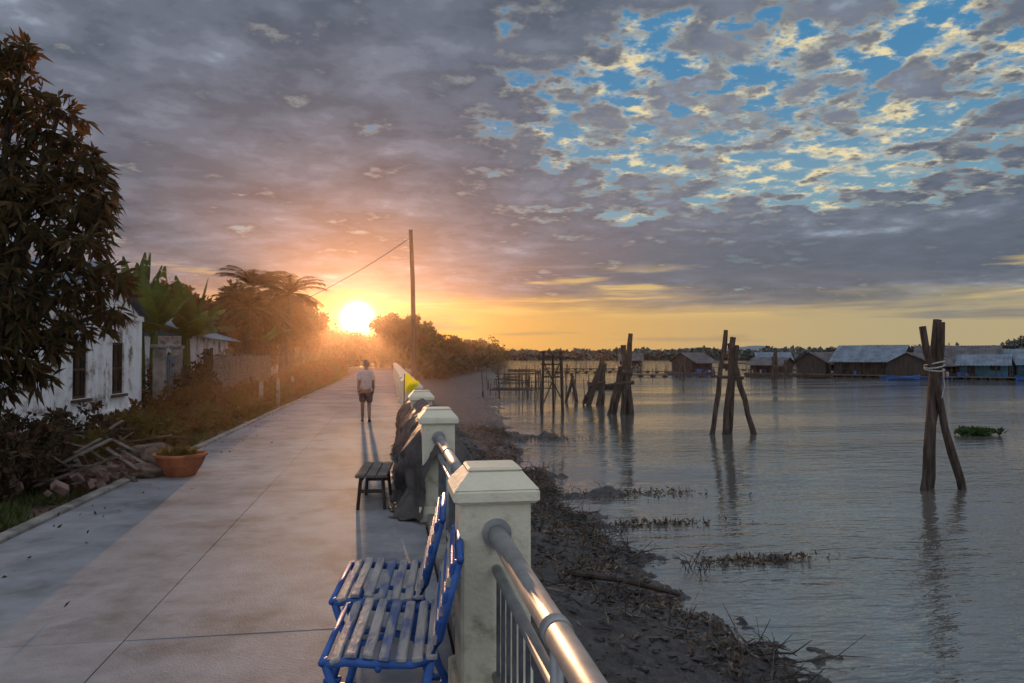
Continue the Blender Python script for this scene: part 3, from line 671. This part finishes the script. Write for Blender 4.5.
def raft(x,y,w,d,rot):
    s=MB()
    for i in range(int(w/2)+1): s.box((-w/2+2*i,0,.22),(.3,d,.1))
    for j in range(3): s.box((0,-d/2+d*j/2,.28),(w,.3,.08))
    for i in range(int(w/2)+1): s.path([(-w/2+2*i,-d/2,-.2),(-w/2+2*i,-d/2,R.uniform(.8,1.9))],.05,5); s.path([(-w/2+2*i,0,.1),(-w/2+2*i+.8,0,.1)],.25,8)
    s.obj('fish_farm_raft',[M['wood_old']],loc=(x,y,WL),rotz=rad(rot))
raft(46,118,14,5,-12); raft(52,152,16,6,-12); raft(64,115,10,5,-20); raft(36,150,12,5,-5); raft(92,170,20,6,-25); raft(50,190,20,6,-5)
def boat(x,y,L,rot,mat):
    s=MB(); vs=[];fs=[]; n=13
    for i in range(n):
        t=i/(n-1)*2-1; wd=L*.13*(1-abs(t)**2.6)+.02; sh=.35+.35*t*t
        vs+=[(t*L/2,-wd,sh),(t*L/2*.95,-wd*.7,.02),(t*L/2*.92,0,-.1),(t*L/2*.95,wd*.7,.02),(t*L/2,wd,sh),(t*L/2*.95,wd*.8,sh-.05),(t*L/2*.9,0,.08+.2*t*t),(t*L/2*.95,-wd*.8,sh-.05)]
    for i in range(n-1):
        for k_ in range(8): j=(k_+1)%8; fs.append((i*8+k_,i*8+j,(i+1)*8+j,(i+1)*8+k_))
    s.add(vs,fs)
    for q in(-.25,.05,.3): s.box((q*L,0,.3),(.2,L*.2,.04))
    s.obj('moored_boat',[mat],smooth=False,loc=(x,y,WL+.08),rotz=rad(rot))
boat(72.5,95.5,4.8,-15,M['plastic_blue']); boat(67,108,5,-10,M['wood_old']); boat(87,88,5,-30,M['plastic_blue']); boat(22,74,4.2,10,M['wood_old'])
# ------------------------------------------------------------ driftwood, debris, hyacinth
s=MB()
for i in range(2300):
    y=4.5+R.random()**1.1*27; sx_=shore(y); x=sx_-abs(R.gauss(0,.95))+.05
    if x<.9: continue
    if noise.noise(Vector((x*.5,y*.28,9)))<-.15: continue
    L=R.uniform(.1,.5)*(1.9 if R.random()<.05 else 1); a=R.uniform(0,6.28); el=R.uniform(-.05,.3); z=max(gh(x,y),WL)+.02
    d=Vector((math.cos(a),math.sin(a),el)); p0=Vector((x,y,z)); b1=Vector((R.uniform(-.1,.1),R.uniform(-.1,.1),R.uniform(0,.08)))
    r_=R.uniform(.004,.014); mi_=0 if R.random()<.6 else 1; s.path([p0,p0+d*L*.5+b1,p0+d*L],[r_,r_*.8,r_*.3],4,mi_)
    if R.random()<.3: s.path([p0+d*L*.5+b1,p0+d*L*.7+b1*3+Vector((0,0,.12))],[r_*.6,.003],4,mi_)
s.path([(2.2,9.3,-1.05),(2.9,9.0,-1.1),(3.6,8.9,-1.28)],[.04,.035,.025],7)
s.path([(.75,6.6,-.30),(1.2,6.9,-.42),(1.7,7.2,-.62)],[.018,.018,.014],7,1)
s.obj('driftwood_debris',[M['wood_dark'],M['plank']])
s=MB(); P=[]
for i in range(9000):
    y=4.5+R.random()*26; x=shore(y)-abs(R.gauss(0,.95))+.1
    if x<.9 or noise.noise(Vector((x*.9,y*.6,4)))<-.05: continue
    P.append((x,y,max(gh(x,y),WL)+.015))
s.leaves(P,2,.085,.03,0,0)
for (cx_,cy_,sx_,sy_) in((5.75,10.9,.5,.13),(5.4,16.6,1.1,.22),(6.2,28.6,1.2,.6),(5,13.6,.7,.08)):
    s.leaves([(cx_+R.gauss(0,sx_),cy_+R.gauss(0,sy_),WL+.02) for _ in range(200)],2,.12,.04,0,0)
s.obj('leaf_litter',[M['litter']])
s=MB()
for (x,y,n) in((4.6,10.6,16),(4.2,13.2,10),(5.2,16.9,8),(3.4,18.3,18),(2.6,21.5,20),(2.4,12,14),(2.9,15,14)):
    for i in range(n):
        a=R.uniform(0,6.28); L=R.uniform(.2,.5); z=max(gh(x,y),WL); p0=Vector((x+R.gauss(0,.12),y+R.gauss(0,.12),z-.05))
        s.path([p0,p0+Vector((math.cos(a)*L*.35,math.sin(a)*L*.35,L*.6)),p0+Vector((math.cos(a)*L*.8,math.sin(a)*L*.8,L*.75))],[.007,.005,.002],4)
s.obj('dead_branches',[M['wood_dark']])
s=MB()
for i in range(1700):
    y=3.5+R.random()**1.3*24; x=shore(y)-abs(R.gauss(0,1.1)); 
    if x<1: continue
    q=R.uniform(.012,.05); s.blob((x,y,gh(x,y)+q*.2),(q*1.4,q*1.1,q*.55),i,.3,0,7,5)
s.obj('mud_clods',[M['wetmud']],smooth=False)
s=MB(); P=[]
for i in range(150):
    u,v=R.gauss(0,.42),R.gauss(0,.25); P.append((23.9+u,27.1+v,WL+.02+.12*R.random()))
s.leaves(P,7,.24,.12,-1.3,0); s.obj('water_hyacinth',[M['hyac']])
# ------------------------------------------------------------ walking man
man=empty('walking_man',(-.63,20.07,0),rad(3))
def skinmesh(name,nodes,edges,mat,parent,sub=2,root=0):
    me=bpy.data.meshes.new(name); me.from_pydata([n[:3] for n in nodes],edges,[]); me.materials.append(mat)
    ob=bpy.data.objects.new(name,me); scene.collection.objects.link(ob); ob.parent=parent
    md=ob.modifiers.new('Skin','SKIN'); md.use_smooth_shade=True
    if not me.skin_vertices: 
        bpy.context.view_layer.objects.active=ob; ob.select_set(True); bpy.ops.mesh.customdata_skin_add()
    for i,n in enumerate(nodes):
        r=n[3]; sv=me.skin_vertices[0].data[i]; sv.radius=r if isinstance(r,tuple) else (r,r); sv.use_root=(i==root)
    sb=ob.modifiers.new('Sub','SUBSURF'); sb.levels=sub; sb.render_levels=sub
    return ob
body=[(0,0,.86,(.13,.10)),(0,.01,1.02,(.115,.09)),(0,.02,1.2,(.14,.10)),(0,.02,1.32,(.10,.07)),(0,.03,1.38,.05),(0,.045,1.46,.055),
 (-.08,.02,.80,.085),(-.085,.16,.46,.055),(-.085,.12,.26,.055),(-.085,.13,.08,.036),(-.09,.25,.03,.03),
 (.08,0,.80,.085),(.085,.0,.45,.055),(.085,-.10,.27,.055),(.085,-.22,.10,.036),(.09,-.13,.03,.028),
 (-.15,.02,1.31,.055),(-.185,-.07,1.06,.044),(-.195,-.06,.94,.04),(-.20,.02,.82,.027),
 (.15,.02,1.31,.055),(.185,.0,1.06,.044),(.195,.05,.94,.04),(.20,.11,.83,.027)]
be=[(0,1),(1,2),(2,3),(3,4),(4,5),(0,6),(6,7),(7,8),(8,9),(9,10),(0,11),(11,12),(12,13),(13,14),(14,15),(3,16),(16,17),(17,18),(18,19),(3,20),(20,21),(21,22),(22,23)]
skinmesh('body',body,be,M['skin'],man)
skinmesh('shirt',[(0,0,.80,(.17,.13)),(0,.01,1.0,(.16,.125)),(0,.02,1.2,(.165,.125)),(0,.02,1.31,(.12,.09)),(0,.03,1.365,.062),(-.15,.02,1.31,.072),(-.175,-.04,1.16,.07),(-.18,-.06,1.08,.068),(.15,.02,1.31,.072),(.175,.0,1.16,.07),(.18,.0,1.08,.068)],
 [(0,1),(1,2),(2,3),(3,4),(3,5),(5,6),(6,7),(3,8),(8,9),(9,10)],M['shirt'],man)
skinmesh('shorts',[(0,0,.86,(.155,.12)),(-.085,.03,.76,.11),(-.09,.11,.58,.095),(-.09,.135,.50,.092),(.085,0,.76,.11),(.09,.0,.58,.095),(.09,.0,.49,.092)],[(0,1),(1,2),(2,3),(0,4),(4,5),(5,6)],M['shorts'],man)
s=MB(); s.lathe((0,.055,1.40),[(.03,-.02),(.055,.03),(.07,.08),(.076,.13),(.07,.18),(.045,.215),(.01,.225)],16,0,.95,1.15)
s.blob((0,.145,1.485),(.012,.02,.022),1,.05,0)
for q in(-1,1): s.blob((q*.073,.05,1.49),(.012,.02,.032),2,.05,0); s.blob((q*.03,.128,1.515),(.012,.008,.009),2,0,1)
s.blob((0,.128,1.445),(.024,.01,.007),2,0,2); s.obj('head',[M['skin'],M['eye'],M['pot']],man,smooth=True)
s=MB(); s.lathe((0,.042,1.40),[(.058,.055),(.078,.09),(.084,.135),(.078,.185),(.05,.225),(.01,.236)],16,0,.95,1.1); s.obj('hair',[M['hair']],man,smooth=True)
for (hx,hy,hz,sg) in((-.20,.02,.82,-1),(.20,.11,.83,1)):
    nd=[(hx,hy,hz,.024),(hx,hy+.02,hz-.06,(.018,.032)),(hx,hy+.025,hz-.085,(.016,.034))]; ed=[(0,1),(1,2)]
    skinmesh('palm',nd,ed,M['skin'],man,1)
    for k_,(o,l) in enumerate([(-.028,.062),(-.01,.075),(.01,.07),(.027,.055)]):
        skinmesh('finger',[(hx,hy+.025+o,hz-.085,.009),(hx-sg*.006,hy+.03+o,hz-.085-l*.5,.0085),(hx-sg*.022,hy+.03+o,hz-.085-l*.95,.007)],[(0,1),(1,2)],M['skin'],man,1)
    skinmesh('thumb',[(hx,hy+.035,hz-.04,.011),(hx-sg*.012,hy+.066,hz-.07,.010),(hx-sg*.018,hy+.075,hz-.10,.008)],[(0,1),(1,2)],M['skin'],man,1)
s=MB(); s.bbox((-.09,.20,.014),(.09,.25,.026),.01); s.bbox((.09,-.16,.03),(.09,.25,.024),.01,Matrix.Rotation(rad(-14),3,'X'))
s.obj('sandals',[M['sandal']],man)
# ------------------------------------------------------------ sky / world
SAZ=-2.45; SEL=2.95
S=Vector((math.sin(rad(SAZ))*math.cos(rad(SEL)),math.cos(rad(SAZ))*math.cos(rad(SEL)),math.sin(rad(SEL))))
world=bpy.data.worlds.new('World'); scene.world=world; world.use_nodes=True; nt=world.node_tree; nt.nodes.clear()
try:
    world.cycles.sampling_method='MANUAL'; world.cycles.sample_map_resolution=512
except Exception: pass
def isn(v): return isinstance(v,(int,float))
def mth(op,a,b_=None,c_=None,clamp=False):
    n=nt.nodes.new('ShaderNodeMath'); n.operation=op; n.use_clamp=clamp
    for i,v in enumerate((a,b_,c_)):
        if v is None: continue
        if isn(v): n.inputs[i].default_value=v
        else: nt.links.new(v,n.inputs[i])
    return n.outputs[0]
def ss(v,a,b_,o0=0,o1=1):
    n=nt.nodes.new('ShaderNodeMapRange'); n.interpolation_type='SMOOTHSTEP'
    nt.links.new(v,n.inputs[0]); n.inputs[1].default_value=a; n.inputs[2].default_value=b_; n.inputs[3].default_value=o0; n.inputs[4].default_value=o1
    return n.outputs[0]
def mixc(f,a,b_,bt='MIX'):
    n=nt.nodes.new('ShaderNodeMix'); n.data_type='RGBA'; n.blend_type=bt
    if isn(f): n.inputs[0].default_value=f
    else: nt.links.new(f,n.inputs[0])
    for i,v in((6,a),(7,b_)):
        if isinstance(v,tuple): n.inputs[i].default_value=(*v,1)
        else: nt.links.new(v,n.inputs[i])
    return n.outputs[2]
def comb(x,y,z):
    n=nt.nodes.new('ShaderNodeCombineXYZ')
    for i,v in enumerate((x,y,z)):
        if isn(v): n.inputs[i].default_value=v
        else: nt.links.new(v,n.inputs[i])
    return n.outputs[0]
def nse(vec,sc,det,ro=.6,dist=0):
    n=nt.nodes.new('ShaderNodeTexNoise'); n.inputs['Scale'].default_value=sc; n.inputs['Detail'].default_value=det; n.inputs['Roughness'].default_value=ro; n.inputs['Distortion'].default_value=dist
    nt.links.new(vec,n.inputs['Vector']); return n.outputs['Fac']
tc=nt.nodes.new('ShaderNodeTexCoord'); sp=nt.nodes.new('ShaderNodeSeparateXYZ'); nt.links.new(tc.outputs['Generated'],sp.inputs[0])
X,Y,Z=sp.outputs
az=mth('MULTIPLY',mth('ARCTAN2',X,Y),57.2958); el=mth('MULTIPLY',mth('ARCSINE',Z),57.2958)
zz=mth('ADD',mth('MAXIMUM',Z,0),.13)
px_=mth('DIVIDE',X,zz); py_=mth('DIVIDE',Y,zz)
P=comb(px_,py_,0); P2=comb(px_,py_,7.3)
NA=nse(P,10.5,5,.62); N2=nse(P,1.6,4,.58,.3); NB=nse(P2,5.6,6,.6,.1)
gx=mth('DIVIDE',mth('SUBTRACT',az,28),22.0); gy=mth('DIVIDE',mth('SUBTRACT',el,18.0),10.2)
gr=mth('SQRT',mth('ADD',mth('MULTIPLY',gx,gx),mth('MULTIPLY',gy,gy)))
gr=mth('ADD',gr,mth('MULTIPLY',mth('SUBTRACT',N2,.5),1.0))
gap=ss(gr,.35,1.35,1,0)
# clear sky, high cream puffs, then the grey cloud deck on top
blue=mixc(ss(el,8,22),(.20,.36,.44),(.065,.24,.44))
pa=ss(mth('ADD',NA,mth('MULTIPLY',mth('SUBTRACT',NB,.5),.6)),.41,.56)
pc=mixc(ss(NA,.49,.62),(.42,.48,.48),(.88,.74,.42))
col=mixc(mth('MULTIPLY',pa,.95),blue,pc)
dB=mth('ADD',mth('MULTIPLY_ADD',mth('SUBTRACT',NA,.5),.6,NB),mth('MULTIPLY',mth('SUBTRACT',N2,.5),.35))
dB=mth('ADD',dB,mth('MULTIPLY',mth('SUBTRACT',1,gap),.30))
gb=ss(dB,.49,.60)
dk=mth('ADD',mth('MULTIPLY',N2,.58),mth('MULTIPLY',NB,.42))
rd=nt.nodes.new('ShaderNodeValToRGB'); e=rd.color_ramp.elements; rd.color_ramp.interpolation='EASE'
e[0].position=.37; e[0].color=(.064,.086,.128,1); e[1].position=.66; e[1].color=(.30,.36,.45,1)
for pz,c_ in((.45,(.092,.118,.165)),(.52,(.132,.160,.215)),(.58,(.18,.21,.275))):
    x=e.new(pz); x.color=(*c_,1)
nt.links.new(dk,rd.inputs[0]); deck=mixc(ss(dB,.53,.68),(.26,.265,.265),rd.outputs[0])
col=mixc(gb,col,deck)
hs=comb(mth('MULTIPLY',az,.045),mth('MULTIPLY',el,.55),0); N4=nse(hs,1.0,4,.6,.2)
bank=mth('MULTIPLY',ss(el,4.5,6.5),ss(el,10.5,8)); bank=mth('MULTIPLY',bank,ss(N4,.36,.50)); bank=mth('MULTIPLY',bank,ss(az,5,18))
col=mixc(mth('MULTIPLY',bank,.75),col,(.11,.135,.18))
saz=mth('ABSOLUTE',mth('SUBTRACT',az,SAZ))
horc=mixc(ss(saz,3,42),(.82,.42,.10),(.46,.38,.22))
elw=mth('ADD',el,mth('MULTIPLY',mth('SUBTRACT',N4,.5),7.0))
hb=ss(elw,2.4,6.0,1,0)
col=mixc(hb,col,horc)
st=mth('MULTIPLY',ss(N4,.50,.64),ss(el,.6,2.2)); st=mth('MULTIPLY',st,ss(el,9,5))
col=mixc(mth('MULTIPLY',st,.6),col,(.15,.155,.18))
st2=mth('MULTIPLY',ss(N4,.46,.38),mth('MULTIPLY',ss(el,2.5,4),ss(el,7.5,5.5)))
col=mixc(mth('MULTIPLY',st2,.7),col,(.80,.56,.20))
dt=nt.nodes.new('ShaderNodeVectorMath'); dt.operation='DOT_PRODUCT'; nt.links.new(tc.outputs['Generated'],dt.inputs[0]); dt.inputs[1].default_value=S
dd=mth('MAXIMUM',dt.outputs['Value'],0)
def glow(pw,stn,c_):
    g_=mth('MULTIPLY',mth('POWER',dd,pw),stn); n=nt.nodes.new('ShaderNodeVectorMath'); n.operation='SCALE'; n.inputs[0].default_value=c_; nt.links.new(g_,n.inputs['Scale']); return n.outputs[0]
def addv(a,b_):
    n=nt.nodes.new('ShaderNodeVectorMath'); n.operation='ADD'; nt.links.new(a,n.inputs[0]); nt.links.new(b_,n.inputs[1]); return n.outputs[0]
tot=addv(col,glow(130,.28,(1,.40,.08))); tot=addv(tot,glow(1200,.7,(1,.62,.2))); tot=addv(tot,glow(14000,24,(1,.90,.62)))
ov=mth('MAXIMUM',ss(Z,.48,.85),ss(Y,.25,-.35))  # unseen overhead and rear sky brightened as fill for road and posts
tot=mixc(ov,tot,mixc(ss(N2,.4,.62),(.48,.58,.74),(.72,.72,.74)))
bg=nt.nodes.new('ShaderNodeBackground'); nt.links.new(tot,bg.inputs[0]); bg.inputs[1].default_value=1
sk=nt.nodes.new('ShaderNodeTexSky'); sk.sky_type='NISHITA'; sk.sun_disc=False; sk.sun_elevation=rad(SEL); sk.sun_rotation=rad(SAZ)
bg2=nt.nodes.new('ShaderNodeBackground'); nt.links.new(sk.outputs[0],bg2.inputs[0]); bg2.inputs[1].default_value=.1
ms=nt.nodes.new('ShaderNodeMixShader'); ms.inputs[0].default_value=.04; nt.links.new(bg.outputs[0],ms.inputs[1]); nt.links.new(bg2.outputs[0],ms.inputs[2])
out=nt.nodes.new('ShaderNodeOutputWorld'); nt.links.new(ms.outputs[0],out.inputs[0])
l=bpy.data.lights.new('sun','SUN'); l.energy=3.3; l.angle=rad(.6); l.color=(1,.52,.25)
lo=bpy.data.objects.new('sun',l); lo.rotation_euler=S.to_track_quat('Z','Y').to_euler(); lo.location=S*50; scene.collection.objects.link(lo)
# thin evening haze over the bank (real scattering volume)
hz=MB(); hz.box((-7,72,4.5),(44,130,9.4)); m=bpy.data.materials.new('evening_haze'); m.use_nodes=True; nt2=m.node_tree; nt2.nodes.clear()
vo=nt2.nodes.new('ShaderNodeVolumeScatter'); vo.inputs['Density'].default_value=.0012; vo.inputs['Anisotropy'].default_value=.82; vo.inputs['Color'].default_value=(1,.70,.50,1)
oo=nt2.nodes.new('ShaderNodeOutputMaterial'); nt2.links.new(vo.outputs[0],oo.inputs['Volume']); hz.obj('evening_haze',[m])
# ------------------------------------------------------------ camera
cam=bpy.data.cameras.new('camera'); cam.lens=26; cam.sensor_width=36; cam.clip_end=20000; cam.clip_start=.05
co=bpy.data.objects.new('camera',cam); co.location=(0,0,1.7); co.rotation_euler=(rad(91.24),0,rad(-9.36)); scene.collection.objects.link(co); scene.camera=co
scene.view_settings.view_transform='Standard'; scene.view_settings.look='None'; scene.view_settings.exposure=0
